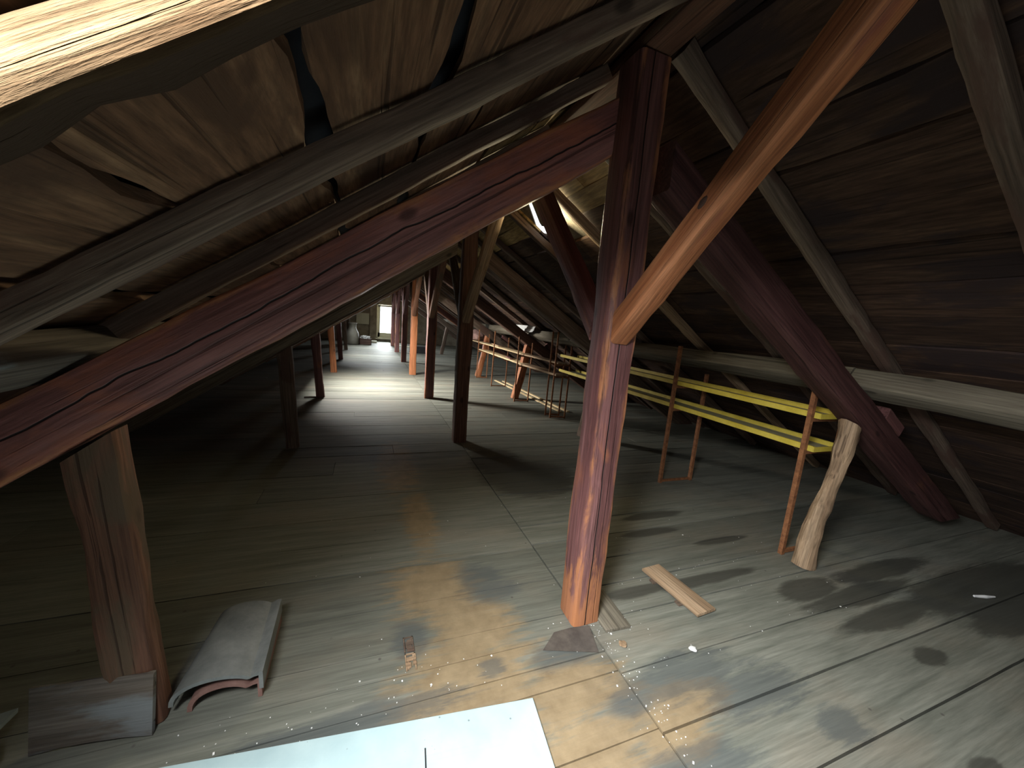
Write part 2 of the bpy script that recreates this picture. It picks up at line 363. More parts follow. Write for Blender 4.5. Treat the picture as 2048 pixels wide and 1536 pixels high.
# ------------------------------------------------------------------ roof slopes
def slope_rows(side, ws, first):
    out = []; u = first; lim = 4.15 if side == 'left' else 5.0
    s = SL if side == 'left' else SR; k = math.sqrt(1 + s * s)
    du = u
    while du < lim:
        wd = ws.pop(0) if ws else random.uniform(.17, .30)
        gp = random.choice((.008, .02, .035, .05)) if side == 'left' else random.choice((.003, .006, .012, .02))
        a = -4.0 - random.random(); sp = []
        while a < 23:
            b = min(a + random.uniform(3, 5), 23.0); sp.append((a, b - .004)); a = b
        out.append((du, du + wd - gp, sp)); du += wd
    return out
rl = slope_rows('left', [.26, .30, .27, .22, .32, .31, .34, .29, .30], .0)
rr = slope_rows('right', [.2, .24], .0)
hl = [(XR - h[1], XR - h[0], h[2], h[3]) for h in (SKY_A, SKY_B, FILL_GAP, SKY_D, SKY_E)]
hr = [(HATCH[0] - XR, HATCH[1] - XR, HATCH[2], HATCH[3])]
YELLOW_Y = 2.42
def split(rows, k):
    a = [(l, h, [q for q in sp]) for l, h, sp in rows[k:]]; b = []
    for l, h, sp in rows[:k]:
        a.append((l, h, [(max(-5, p), min(q, YELLOW_Y)) for p, q in sp if p < YELLOW_Y])); b.append((l, h, [(max(p, YELLOW_Y + .004), q) for p, q in sp if q > YELLOW_Y + .02]))
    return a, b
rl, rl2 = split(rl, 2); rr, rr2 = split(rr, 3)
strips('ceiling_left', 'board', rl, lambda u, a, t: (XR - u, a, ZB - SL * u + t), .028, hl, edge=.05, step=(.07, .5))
strips('ceiling_right', 'board_shaded', rr, lambda u, a, t: (XR + u, a, ZB - SR * u + t), .028, hr, edge=.016, step=(.09, .5))
strips('ceiling_left_ridge', 'board_yellow', rl2, lambda u, a, t: (XR - u, a, ZB - SL * u + t), .028, hl, edge=.016, step=(.09, .5))
strips('ceiling_right_ridge', 'board_yellow', rr2, lambda u, a, t: (XR + u, a, ZB - SR * u + t), .028, hr, edge=.012, step=(.09, .5))
def skin(name, xs, holes, fz):
    ys = sorted({-5.0, 23.4} | {v for h in holes for v in h[2:]}); xs = sorted(set(xs) | {v for h in holes for v in h[:2]})
    b = MB()
    for i in range(len(xs) - 1):
        for j in range(len(ys) - 1):
            cx, cy = (xs[i] + xs[i + 1]) / 2, (ys[j] + ys[j + 1]) / 2
            if any(h[0] < cx < h[1] and h[2] < cy < h[3] for h in holes): continue
            n = len(b.v)
            for t in (0, .03):
                for x, y in ((xs[i], ys[j]), (xs[i + 1], ys[j]), (xs[i + 1], ys[j + 1]), (xs[i], ys[j + 1])): b.v.append(Vector((x, y, fz(x) + t)))
            b.f += [tuple(n + k for k in q) for q in ((0, 1, 2, 3), (4, 5, 6, 7), (0, 1, 5, 4), (1, 2, 6, 5), (2, 3, 7, 6), (3, 0, 4, 7))]
    return struct(b.put(name, 'soot'))
skin('roof_left', [-3.8, XR], (SKY_A, SKY_B, FILL_GAP, SKY_D, SKY_E), lambda x: zl(x, ZB + .075))
skin('roof_right', [XR, 6.9], ((1.40, 2.12, 3.46, 4.75),), lambda x: zr_(x, ZB + .075))

# end walls
def gable(name, y0, y1, holes, mat, dz=.0):
    b = MB(); xs = sorted({-3.6, XR, 6.7, 2.0, 4.4} | {v for h in holes for v in h[:2]})
    def top(x): return max(.02, (zl(x) if x <= XR else zr_(x)) + .06 - (dz if 2.0 <= x <= 4.4 else 0))
    for i in range(len(xs) - 1):
        xa, xb = xs[i], xs[i + 1]; hs = [h for h in holes if h[0] <= xa + 1e-6 and h[1] >= xb - 1e-6]
        d = dz if (xa >= 2.0 and xb <= 4.4) else 0
        ta = (zl(xa) if xa <= XR and xb <= XR else zr_(xa)) + .06 - d; tb = (zl(xb) if xb <= XR else zr_(xb)) + .06 - d
        ta, tb = max(ta, .02), max(tb, .02)
        for z0a, z0b, z1a, z1b in ([(-.05, -.05, ta, tb)] if not hs else [(-.05, -.05, hs[0][2], hs[0][2]), (hs[0][3], hs[0][3], ta, tb)]):
            n = len(b.v)
            for y in (y0, y1): b.v += [Vector((xa, y, z0a)), Vector((xb, y, z0b)), Vector((xb, y, z1b)), Vector((xa, y, z1a))]
            b.f += [tuple(n + k for k in q) for q in ((0, 1, 2, 3), (4, 5, 6, 7), (0, 1, 5, 4), (1, 2, 6, 5), (2, 3, 7, 6), (3, 0, 4, 7))]
    return struct(b.put(name, mat))
WX0, WX1, WZ0, WZ1 = .50, 1.46, .20, 2.12
gable('wall_back', 22.95, 23.2, [(WX0, WX1, WZ0, WZ1)], 'wall', .11)
gable('wall_front', -4.35, -4.1, [(.75, 1.65, .75, 1.85)], 'wall')  # wall opening added to let the front fill lamp through
pier = MB(); pier.box((.14, 22.80, 0), (.46, 22.949, 2.2)); struct(pier.put('wall_pier', 'wall'))

# window in the end wall
win = bpy.data.objects.new('window_1', None); COL.objects.link(win); win.location = ((WX0 + WX1) / 2, 23.0, WZ0); win['kind'] = 'structure'
wb = MB(); hw = (WX1 - WX0) / 2; hh = WZ1 - WZ0
for a, b in (((-hw, -.06, 0), (-hw + .07, .12, hh)), ((hw - .07, -.06, 0), (hw, .12, hh)), ((-hw, -.06, hh - .07), (hw, .12, hh)), ((-hw, -.06, 0), (hw, .12, .06))): wb.box(a, b)
wb.put('window_frame', 'frame', win)
wb = MB(); q = hw - .072
for a, b in (((-q, -.03, .062), (-q + .10, .03, hh - .072)), ((q - .10, -.03, .062), (q, .03, hh - .072)), ((-q, -.03, hh - .16), (q, .03, hh - .072)), ((-q, -.03, .062), (q, .03, .30))): wb.box(a, b)
wb.put('window_sash', 'frame', win)
wb = MB(); wb.box((-q + .09, -.004, .29), (q - .09, .004, hh - .15)); wb.put('window_pane', 'glass', win)
wb = MB(); wb.box((-hw - .06, -.16, -.06), (hw + .06, -.05, 0)); wb.put('window_sill', 'frame', win)

# ------------------------------------------------------------------ trusses
TY = [1.64, 4.94, 7.80, 10.94, 13.80, 17.20, 20.30]          # y of each truss's near face
TD = .18
M['grey_brown'] = wood('grey_brown_timber', (.09, .07, .05), (.16, .13, .09), (.23, .19, .135), rough=.85)
M['old_board'] = wood('dirty_old_board', (.06, .048, .038), (.10, .083, .066), (.15, .13, .11), rough=.85, blotch=(.17, .18, .18))
M['brown_red'] = wood('dull_red_brown_timber', (.07, .034, .024), (.12, .062, .045), (.19, .11, .08), rough=.75)
names = ['big splintered-foot', 'second', 'third', 'fourth', 'fifth', 'sixth', 'seventh']
post_lab = ['thick red-brown king post with bare orange foot in the middle of the floor',
            'dark red-brown king post, second in the middle row, braces forking at its top',
            'almost black king post standing at the edge of the sunlit floor band',
            'bright orange-lit king post, fourth in the middle row',
            'dark king post, fifth in the middle row, partly covering the bright window',
            'thin dark king post, sixth in the middle row, in front of the bright window',
            'last king post in the middle row, standing before the end wall']
for i, y in enumerate(TY):
    pw = .172 if i == 0 else .18
    post_m = ['red_post', 'brown_red', 'red', 'orange', 'red', 'red', 'red'][i]  # orange light on the fourth post is painted in as timber colour
    post = timber('king_post', (XR + .015, y + TD / 2, 0), (XR - .005, y + TD / 2, 2.975), pw, TD, post_m, up=(0, -1, 0), rough=.005, ch=.016)
    tag(post, post_lab[i], 'post', 'king posts along the ridge')
    if i == 0: KP = post
    o = ORD[i]
    # principal rafters: lower line z = 2.60 at the ridge (left), 2.52 (right)
    def slope(side, zr, s, x0, x1, h, yc, wd, mat, nm, **kw):
        sg = -1 if side == 'left' else 1
        nx = Vector((s * sg, 0, 1)).normalized()
        f = lambda x: Vector((x, yc, zr - s * abs(x - XR))) + nx * (h / 2)
        return timber(nm, f(x0), f(x1), wd, h, mat, up=nx, **kw)
    a = slope('left', 2.612, .68, XR - .118, -2.45, .215, y + TD / 2, TD, ['red_crack', 'grey_brown', 'brown', 'brown', 'red', 'brown', 'brown'][i], 'principal_rafter', cut0=-.68, cut1=1 / .68, seg=44)
    tag(a, 'long cracked red-brown principal rafter from the big king post down over the dark strut' if i == 0 else 'left-slope principal rafter of the %s truss, red-brown' % o, 'rafter', 'principal rafters')
    b = slope('right', 2.52, .605, XR + .118, 5.20, .20, y + TD / 2, TD, ['red_shaded', 'brown', 'brown_red', 'brown', 'red', 'brown', 'brown'][i], 'principal_rafter', cut0=-.605, cut1=1 / .605, seg=44)
    tag(b, 'dark red principal rafter crossing above the knotty tan strut to the floor' if i == 0 else 'right-slope principal rafter of the %s truss, red-brown' % o, 'rafter', 'principal rafters')
M['strut_red'] = wood('reddish_brown_strut', (.08, .036, .022), (.14, .066, .040), (.20, .105, .065), blotch=(.10, .065, .04), rough=.8)
lm = ['strut_red', 'brown', 'red', 'orange', 'red', 'brown', 'brown']  # orange of the fourth strut paints the light falling on it
ll = ['reddish-brown strut behind the clay roof tiles, under the long cracked rafter', 'dull brown leaning strut, second in the row of struts by the dark eaves',
      'dark leaning strut with a hooked scrap at its foot', 'orange-lit leaning strut, fourth in the row opposite the racks', 'dark strut, fifth in the row opposite the racks',
      'thin black-looking strut, sixth in the row opposite the racks', 'last strut of the row opposite the racks, near the end wall']
rl_ = ['knotty bare tan round strut standing beside the rusty rack upright', 'strut hidden behind the big king post, beside the yellow channels',
       'strut with a pale lit edge, standing by the twin rusty racks', 'orange-lit leaning strut at the far end of the plank shelves', 'dark strut, fifth in the row along the racks',
       'strut with a thin white lit edge, sixth in the row along the racks', 'last strut along the racks, near the end wall']
for i, y in enumerate(TY):
    xt = -.885; zt = 2.612 - .68 * (XR - xt) - .022
    s = timber('strut', (-.80, y + .06, 0), (xt, y + .06, zt), .145, .10, lm[i], up=(0, -1, 0), rough=.007, ch=.014)
    V = s.data.vertices; mi = s.matrix_world.copy(); inv = mi.inverted()
    for v in V:                                             # scribe the head to the rafter's underside
        p = mi @ v.co
        if p.z > .8: v.co = inv @ Vector((p.x, p.y, p.z + (p.x - xt) * .68 * min(1, (p.z - .8) / .3)))
    tag(s, ll[i], 'strut', 'struts')
    xt = 3.45 if i == 0 else 3.40; zt = 2.52 - .605 * (xt - XR) - .022
    if i == 0: s = timber('strut', (3.28, y + .07, 0), (xt, y + .07, zt), .145, .14, 'tan', up=(0, -1, 0), rough=.016, radial=.05, seg=26)
    else: s = timber('strut', (3.17 if i > 1 else 3.25, y + .09, 0), (xt, y + .09, zt), .15, .15, ['tan', 'brown', 'orange', 'orange', 'red', 'brown', 'brown'][i], up=(0, -1, 0), rough=.008)  # fourth strut: its orange glow is put into the timber colour
    mi = s.matrix_world.copy(); inv = mi.inverted()
    for v in s.data.vertices:
        p = mi @ v.co
        if p.z > .8: v.co = inv @ Vector((p.x, p.y, p.z - (p.x - xt) * .605 * min(1, (p.z - .8) / .3)))
    tag(s, rl_[i], 'strut', 'struts')
    # braces along the ridge
    for sg in (-1, 1):
        if i == 6 and sg > 0: continue
        yy = y if sg < 0 else y + TD
        run = 1.22; z0 = 1.72
        bm_ = 'orange' if i == 0 and sg < 0 else ('red' if i == 0 or i > 3 else 'brown' if sg > 0 else 'tan' if i == 1 else 'strut_red')  # tan on the second post's near brace paints the hatch glow
        br = timber('brace', (XR - .015, yy + sg * .010, z0), (XR - .015, yy + sg * run, z0 + run * .97), .11, .115, bm_, up=(0, -sg, 1), rough=.004, ch=.014, cut0=.97, cut1=-1)
        if i == 0 and sg < 0:
            kn = bpy.data.meshes.new('knot'); bk = bmesh.new(); bmesh.ops.create_uvsphere(bk, u_segments=20, v_segments=10, radius=1)
            for v_ in bk.verts: v_.co = Vector((v_.co.x * .026, v_.co.y * .004, v_.co.z * .014)) * (1 + .2 * noise.noise(v_.co * 2))
            bk.to_mesh(kn); bk.free(); kn.materials.append(M['crate']); ko = bpy.data.objects.new('knot', kn); COL.objects.link(ko); ko.parent = br
            ko.location = br.matrix_world.inverted() @ Vector((XR - .015 - .055, 1.169, 2.197)); ko['label'] = 'dark brown oval knot'
        lab = {(-1, 0): 'orange-brown diagonal brace with a big knot, rising from the big king post overhead',
               (1, 0): 'dark brace on the far side of the big king post, rising away to the ridge'}.get((sg, i), 'brace of the %s king post rising %s the end window' % (o if 0 else ORD[i], 'towards' if sg > 0 else 'away from'))
        tag(br, lab, 'brace', 'ridge braces')

# ridge beam and purlins
rb = timber('ridge_beam', (XR, -4.0, 3.022), (XR, 22.9, 3.022), .15, .075, 'strut_red', seg=60, rough=.006)
tag(rb, 'brown ridge beam running along the top over all the king posts', 'beam')
nR = Vector((SR, 0, 1)).normalized(); dR = Vector((1, 0, -SR)).normalized()
nL = Vector((-SL, 0, 1)).normalized(); dL = Vector((-1, 0, -SL)).normalized()
c = Vector((3.37, 0, 1.455)) + nR * .086 + dR * .10
pr = timber('purlin', (c.x, -4.0, c.z - .24), (c.x, 1.76, c.z + .0), .19, .15, 'grey', up=nR, seg=24, rough=.006)
tag(pr, 'dusty grey purlin end with orange-brown underside, overhead side of the knotty tan strut', 'beam', 'purlins')
pr = timber('purlin', (c.x, 1.765, c.z), (c.x, 22.9, c.z), .19, .15, 'grey', up=nR, seg=60, rough=.006)
tag(pr, 'long dusty grey purlin running above the yellow channels and racks', 'beam', 'purlins')
c = Vector((-.72, 0, 2.612 - .68 * (XR + .72))) + nL * (.215 + .069) + dL * .10
pl = timber('purlin', (c.x, -4.0, c.z), (c.x, 22.9, c.z), .20, .11, 'old_board', up=nL, seg=70, rough=.006)
tag(pl, 'olive-grey purlin in the dark eaves behind the long cracked rafter', 'beam', 'purlins')
for i, y in enumerate(TY[:4]):
    p = Vector((3.86, y + .09, 2.52 - .605 * (3.86 - XR))) + nR * .213
    ck = timber('purlin_cleat', p - dR * .19 + nR * .05, p + dR * .10 + nR * .05, .13, .10, 'red', up=nR, seg=5)
    tag(ck, 'red-brown wedge block under the grey purlin on %s' % ('the red rafter over the knotty strut' if i == 0 else 'the %s truss' % ORD[i]), 'block', 'purlin cleats')

# common rafters
WR = .08
RLY = [(.605, WR, 'pale'), (1.225, .095, 'brown'), (1.87, WR, 'brown')]
yy = 2.55
while yy < 22.6: RLY.append((yy, WR, 'brown')); yy += .83
RLY = [next(((t_ + .30, w_, m_) for t_ in TY if t_ - .10 < y_ < t_ + .22), (y_, w_, m_)) if y_ > 2.2 else (y_, w_, m_) for y_, w_, m_ in RLY]
RLY += [(-.30, WR, 'brown')]
RRY = [(.745, WR, 'brown'), (1.57, WR, 'brown'), (2.38, WR, 'brown'), (3.25, WR, 'tan')]  # tan on the last of these paints the yellow light it catches
yy = 4.21
while yy < 22.6: RRY.append((yy, WR, 'brown')); yy += .83
RRY = [next(((t_ + .30, w_, m_) for t_ in TY if t_ - .10 < y_ < t_ + .22), (y_, w_, m_)) if y_ > 3 else (y_, w_, m_) for y_, w_, m_ in RRY]
RRY += [(-.2, WR, 'brown')]
def rafter(side, y, wd, mat, h=.15, zr=3.02):
    s = SL if side == 'left' else SR; sg = -1 if side == 'left' else 1
    nx = Vector((s * sg, 0, 1)).normalized()
    hz = (ZB - zr) / math.sqrt(1 + s * s) - .008
    f = lambda x: Vector((x, y + wd / 2, zr - s * abs(x - XR))) + nx * (hz / 2)
    xe = -3.0 if side == 'left' else 6.05
    return timber('common_rafter', f(XR + sg * .085), f(xe), wd, hz, mat, up=nx, rough=.012 if mat == 'pale' else .004, seg=60 if y < 6 else 16, ch=.008)
lab_l = {0: 'brightly lit splintery pale rafter overhead by the skylight', 1: 'grey-brown rafter with knots next to the brightly lit one', 2: 'dark rafter just before the long cracked principal rafter'}
for k, (y, wd, mat) in enumerate(RLY):
    r = rafter('left', y, wd, mat)
    tag(r, lab_l.get(k, 'rafter over the strut row, %s past the cracked one' % (ORD[k - 3] if k - 3 < 19 else 'farthest') if y > 0 else 'brown common rafter just behind the skylight opening'), 'rafter', 'common rafters over the strut row')
lab_r = {0: 'wide dark rafter high beside the orange diagonal brace', 1: 'dark brown rafter just beyond the widest dark one, crossing the boarding', 2: 'rafter close beyond the dark red principal rafter', 3: 'yellow-lit tan rafter seen behind the big king post',
         4: 'rafter beside the small roof hatch', 5: 'first brown rafter beyond the small roof hatch'}
for k, (y, wd, mat) in enumerate(RRY):
    r = rafter('right', y, wd, mat)
    tag(r, lab_r.get(k, 'brown common rafter above the racks, %s beyond the small roof hatch' % (ORD[min(k - 5, 19)]) if y > 0 else 'brown common rafter overhead near the skylight'), 'rafter', 'common rafters above the racks')

# ------------------------------------------------------------------ roof hatch (right slope)
def roofm(side, x, y, lift=0.0):
    s = SL if side == 'left' else SR; sg = -1 if side == 'left' else 1
    n = Vector((s * sg, 0, 1)).normalized(); d = Vector((sg, 0, -s)).normalized()
    m = Matrix((d, n.cross(d), n)).transposed().to_4x4(); m.translation = Vector((x, y, (zl(x) if side == 'left' else zr_(x)))) + n * lift
    return m
hx, hy = (HATCH[0] + HATCH[1]) / 2, (HATCH[2] + HATCH[3]) / 2
ht = thing('roof_hatch', (hx, hy, 0), 'small roof hatch left ajar, a bright L of daylight round its lid', 'hatch')
def roof_plate(name, pts, lift, th, mat):
    n = len(pts); b = MB()
    for t in (lift, lift + th): b.v += [Vector((x - hx, y - hy, zr_(x) + t)) for x, y in pts]
    b.f = [tuple(range(n)), tuple(range(n, 2 * n))] + [(i, (i + 1) % n, n + (i + 1) % n, n + i) for i in range(n)]
    return b.put(name, mat, ht)
roof_plate('hatch_frame', [(1.40, 3.78), (1.475, 3.869), (1.807, 4.257), (1.873, 4.28), (1.95, 4.13), (1.915, 4.06), (1.895, 3.90), (2.17, 3.90), (2.17, 4.36), (1.40, 4.36)], .030, .02, 'grey')
roof_plate('lid', [(1.41, 3.44), (1.41, 3.75), (1.488, 3.831), (1.781, 4.136), (1.817, 4.155), (1.887, 4.007), (1.97, 3.95), (2.17, 3.95), (2.17, 3.44)], .0515, .02, 'grey')

# ------------------------------------------------------------------ racks with channels and planks
def rack(y, x0, x1, z0, z1, lab, rot=0.0, bar=.034, mid=()):
    t = thing('shelf_rack', (x0, y, 0), lab, 'rack', 'rusty rack frames along the eaves', rot)
    wd = x1 - x0
    for x, z in ((0, z0), (wd, z1)):
        b = MB(); b.box((x - bar / 2, -bar / 2, .0), (x + bar / 2, bar / 2, z))
        for k in range(int(z / .085) - 1): b.tube([(x, -bar / 2 - .0035, .1 + k * .085), (x, -bar / 2 + .001, .1 + k * .085)], .0055, 6)
        b.put('upright', 'rust', t)
    b = MB(); b.box((bar / 2, -.012, .01), (wd - bar / 2, .012, .034)); b.put('crossbar', 'rust', t)
    for z in mid:
        b = MB(); b.box((bar / 2, -.014, z - .03), (wd - bar / 2, .014, z)); b.put('crossbar', 'rust', t)
    return t
Z_U, Z_L = 1.165, .90
rack(1.872, 3.25, 3.68, 1.395, 1.10, 'rusty rack frame with rivets beside the knotty tan strut', mid=(Z_U, Z_L))
rack(3.29, 3.245, 3.70, 1.60, 1.30, 'rusty rack frame under the yellow channels, just beyond the big king post', mid=(1.16, .895))
rack(6.40, 3.235, 3.50, 1.60, 1.36, 'taller rusty frame of the close pair of racks', -.25, .026, mid=(1.02, .80))
rack(6.20, 3.24, 3.52, 1.60, 1.36, 'second rusty frame of the close pair of racks', -.2, .026, mid=(1.02, .80))
rack(7.57, 3.04, 3.36, 1.42, 1.30, 'thin rack frame beside the strut with the pale lit edge', 0, .024, mid=(1.02, .80))
rack(9.37, 3.08, 3.47, 1.45, 1.30, 'thin pale-lit rack frame in the sunlit band', 0, .024, mid=(1.02, .80))
rack(10.75, 3.05, 3.36, 1.42, 1.30, 'thin rack frame next to the farthest orange-lit strut', 0, .024, mid=(1.02, .80))
def channel(z, y0, y1, x0, x1, lab, h=.045):
    t = thing('steel_channel', ((x0 + x1) / 2, y0, z), lab, 'channel', 'yellow steel channels'); wd = (x1 - x0) / 2; L = y1 - y0
    b = MB(); b.box((-wd, 0, 0), (wd, L, .004)); b.put('channel_bed', 'yellow_web', t)
    for sx in (-1, 1):
        b = MB(); b.box((sx * wd - .003, 0, 0), (sx * wd + .003, L, h)); b.box((sx * wd - (.0 if sx < 0 else .018), 0, h - .004), (sx * wd + (.018 if sx < 0 else 0), L, h)); b.put('flange', 'yellow', t)
    b = MB(); b.box((-wd, -.004, 0), (wd, .0, h * .9)); b.put('end_plate', 'yellow', t)
channel(Z_U + .001, 1.815, 6.1, 3.272, 3.63, 'upper of the two yellow channels on the rusty racks')
channel(Z_L + .001, 1.815, 6.1, 3.272, 3.63, 'lower of the two yellow channels on the rusty racks')
def plank(name, p0, p1, wd, th, mat, lab, grp=None, cat='plank'):
    d = (Vector(p1) - Vector(p0)); o = timber(name, Vector(p0) + Vector((0, 0, th / 2)), Vector(p1) + Vector((0, 0, th / 2)), wd, th, mat, rough=.002, ch=min(.004, th / 4), seg=max(6, int(d.length / .15)))
    return tag(o, lab, cat, grp)
g_ = 'planks on the far racks'
plank('shelf_plank', (3.28, 7.7, 1.022), (3.22, 12.5, 1.022), .26, .03, 'lath', 'sunlit upper plank on the far racks', g_)
plank('shelf_plank', (3.28, 7.7, .802), (3.28, 11.1, .802), .26, .03, 'lath', 'sunlit lower plank on the far racks', g_)
plank('shelf_plank', (3.36, 6.15, 1.022), (3.24, 7.66, 1.022), .2, .03, 'tan', 'upper plank between the close pair of racks and the strut with pale edge', g_)
plank('shelf_plank', (3.36, 6.15, .802), (3.24, 7.66, .802), .24, .035, 'tan', 'lower plank between the close pair of racks and the strut with pale edge', g_)
plank('loose_lath', (3.22, 9.3, 1.054), (3.32, 10.2, 1.054), .1, .025, 'tan', 'short lath lying on the sunlit upper plank')
plank('loose_lath', (3.22, 8.4, .834), (3.32, 9.0, .834), .08, .02, 'red', 'short red-brown lath lying on the sunlit lower plank')
plank('floor_lath', (3.85, 6.6, .0), (3.70, 10.2, .0), .07, .025, 'lath', 'long pale lath on the floor under the plank racks, closer to the eaves', 'pale laths on the floor')
plank('floor_lath', (3.68, 6.6, .0), (3.50, 10.3, .0), .07, .025, 'lath', 'long pale lath on the floor under the plank racks, closer to the posts', 'pale laths on the floor')

# ------------------------------------------------------------------ things on the floor close by
a = Vector((-.626, 1.454)); b_ = Vector((.748, 1.314)); d = (b_ - a).normalized(); n_ = Vector((d.y, -d.x))
P0 = b_ + n_ * .85 - d * 1.75
sm = Matrix(((d.x, -n_.x, 0, b_.x), (d.y, -n_.y, 0, b_.y), (0, 0, 1, .001), (0, 0, 0, 1)))
b = MB(); nx = 24
b.box((-1.75, -.85, 0), (0, 0, .012))
ws = b.put('white_board', 'sheet'); ws.matrix_world = sm
mod = ws.modifiers.new('edge', 'BEVEL'); mod.width = .002; mod.segments = 2
tag(ws, 'white speckled board lying flat on the floor at the bottom edge', 'board')
b = MB(); b.box((-.49, -.32, .0119), (-.484, -.118, .0128)); b.put('slit', 'black', ws)

# roof tiles
def arch_tile(name, w0, w1, h0, h1, L, th, flange, mat, parent=None, k=18, lift=(0, 0)):
    V = []; Fc = []; prof = []
    def ring(w_, h_, z_):
        o = []; i_ = []
        for j in range(k + 1):
            t = math.pi * (1 - j / k); o.append((w_ / 2 * math.cos(t), h_ * math.sin(t) ** .8 + z_)); i_.append(((w_ / 2 - th) * math.cos(t), max(0, h_ - th) * math.sin(t) ** .8 + z_))
        if flange:
            o = o[:-4]; i_ = i_[:-4]; x, z = o[-1]
            o += [(x + .012, z + .004), (x + .030, z + .014), (x + .046, z + .014), (x + .048, 0.0)]
            i_ += [(x - .002, z - .010), (x + .014, z - .004), (x + .030, z - .002), (x + .032, 0.0)]
        return o, i_
    N = 12; cnt = None
    for s in range(N + 1):
        t = s / N; o, i_ = ring(w0 + (w1 - w0) * t, h0 + (h1 - h0) * t, lift[0] + (lift[1] - lift[0]) * t)
        if s == N: pass
        cnt = len(o)
        for x, z in o + i_[::-1]: V.append((x, L * t, z))
    K = 2 * cnt
    for s in range(N):
        for j in range(K): Fc.append((s * K + j, s * K + (j + 1) % K, (s + 1) * K + (j + 1) % K, (s + 1) * K + j))
    for s in (0, N):
        for j in range(cnt - 1): Fc.append((s * K + j, s * K + j + 1, s * K + K - 2 - j, s * K + K - 1 - j))
    o = link(name, V, Fc, mat, parent, True)
    try: o.data.set_sharp_from_angle(angle=math.radians(40))
    except Exception: pass
    return o
rz = math.radians(-1)
lt = arch_tile('roof_tile', .250, .215, .100, .085, .44, .018, True, 'clay'); lt.location = (-.535, 1.668, .001); lt.rotation_euler = (0, 0, rz)
tag(lt, 'lower reddish clay roof tile, its arch showing under the grey one', 'roof tile', 'stacked clay roof tiles')
ut = arch_tile('roof_tile', .320, .265, .098, .085, .46, .016, True, 'clay_top'); ut.location = (-.553, 1.652, .058); ut.rotation_euler = (0, 0, rz)
tag(ut, 'upper grey dusty clay roof tile with a raised rim', 'roof tile', 'stacked clay roof tiles')

# board propped against the strut
t = timber('propped_board', (-1.11, 1.665, .125), (-.742, 1.628, .125), .02, .25, 'old_board', up=(0, .14, 1), rough=.002, ch=.003)
tag(t, 'short wide grey-brown board propped on edge against the reddish-brown strut', 'board')
t = timber('grey_board', (-1.80, 1.62, .06), (-1.235, 1.76, .06), .16, .016, 'bluegrey', up=(.3, .5, 1), rough=.001, ch=.002)
tag(t, 'blue-grey board end at the dark corner beside the propped board', 'board')
b = MB(); b.tube([(-1.36, 1.45, .04), (-1.28, 1.60, .04), (-1.2, 1.66, .04)], .04, 10); t = b.put('dark_roll', 'black', None, True)
tag(t, 'black rolled scrap on the floor at the dark corner', 'roll')

# small planks
pb = thing('batten_board', (0, 0, 0), 'short pale plank on two cross battens lying beyond the big king post', 'plank')
pa, pc = Vector((1.975, 1.965, .022)), Vector((2.015, 1.50, .022))
o = timber('plank_top', pa, pc, .165, .018, 'tan', rough=.002, ch=.003, parent=None); o.parent = pb
for f_ in (.25, .72):
    q = pa.lerp(pc, f_); b = MB(); b.box((q.x - .10, q.y - .02, 0), (q.x + .075, q.y + .02, .0128)); b.put('batten', 'brown', pb)
t = timber('foot_plate', (1.41, 1.86, .009), (1.395, 1.55, .009), .165, .016, 'grey', rough=.002, ch=.003)
tag(t, 'short grey plank end lying beside the foot of the big king post', 'plank')
b = MB(); pts = [(.91, 1.545), (1.195, 1.452), (1.245, 1.625), (1.13, 1.64), (1.02, 1.635)]
n = len(pts); b.v = [Vector((x, y, z)) for z in (.0005, .004) for x, y in pts]; b.f = [tuple(range(n)), tuple(range(n, 2 * n))] + [(i, (i + 1) % n, n + (i + 1) % n, n + i) for i in range(n)]
t = b.put('felt_patch', 'felt'); tag(t, 'dark flat patch of felt on the floor in front of the big king post', 'patch')
for k, (ya, yb) in enumerate(((1.615, 1.71), (1.72, 1.815))):
    b = MB(); 
    for q in range(9):
        x = random.uniform(.218, .25); y = random.uniform(ya, yb - .03); b.box((x, y, 0), (x + random.uniform(.008, .02), y + random.uniform(.02, .04), random.uniform(.003, .007)))
    b.box((.213, ya, 0), (.219, yb, .006)); b.box((.257, ya, 0), (.263, yb, .006)); b.box((.213, yb - .005, 0), (.263, yb, .006))
    t = b.put('floor_insert', 'tan' if k == 0 else 'brown')
    tag(t, ('pale' if k == 0 else 'darker') + ' splintered wooden insert in the floor, %s the white board' % ('closer to' if k == 0 else 'farther from'), 'insert', 'splintered floor inserts')
def chip(p, s, lab, mat='white_bits'):
    bm = bmesh.new(); bmesh.ops.create_icosphere(bm, subdivisions=2, radius=s); me = bpy.data.meshes.new('chip')
    for v in bm.verts:
        v.co *= 1 + .5 * noise.noise(v.co * 60 / max(s * 40, .3) + Vector((p[0], p[1], 0)) * 9); v.co.z *= .35
    mn = min(v.co.z for v in bm.verts)
    for v in bm.verts: v.co.z -= mn
    bm.to_mesh(me); bm.free(); me.materials.append(M[mat]); o = bpy.data.objects.new('plaster_chip', me); COL.objects.link(o); o.location = (*p, 0.0005)
    o.rotation_euler = (0, 0, p[0] * 7); tag(o, lab, 'chip', 'larger plaster chips')
chip((1.354, 1.458), .022, 'plaster chip beside the corner of the dark felt patch', 'tan')
chip((1.721, 1.322), .020, 'pale plaster chip on the floor seam beyond the felt patch')
chip((1.41, 1.60), .011, 'small white chip at the end of the grey plank end')
b = MB(); b.tube([(4.20, 1.10, .012), (4.28, 1.07, .014), (4.36, 1.05, .012)], [.008, .012, .005], 6); t = b.put('white_scrap', 'white_bits'); tag(t, 'thin white scrap lying on the dark floor stain', 'scrap')
b = MB()
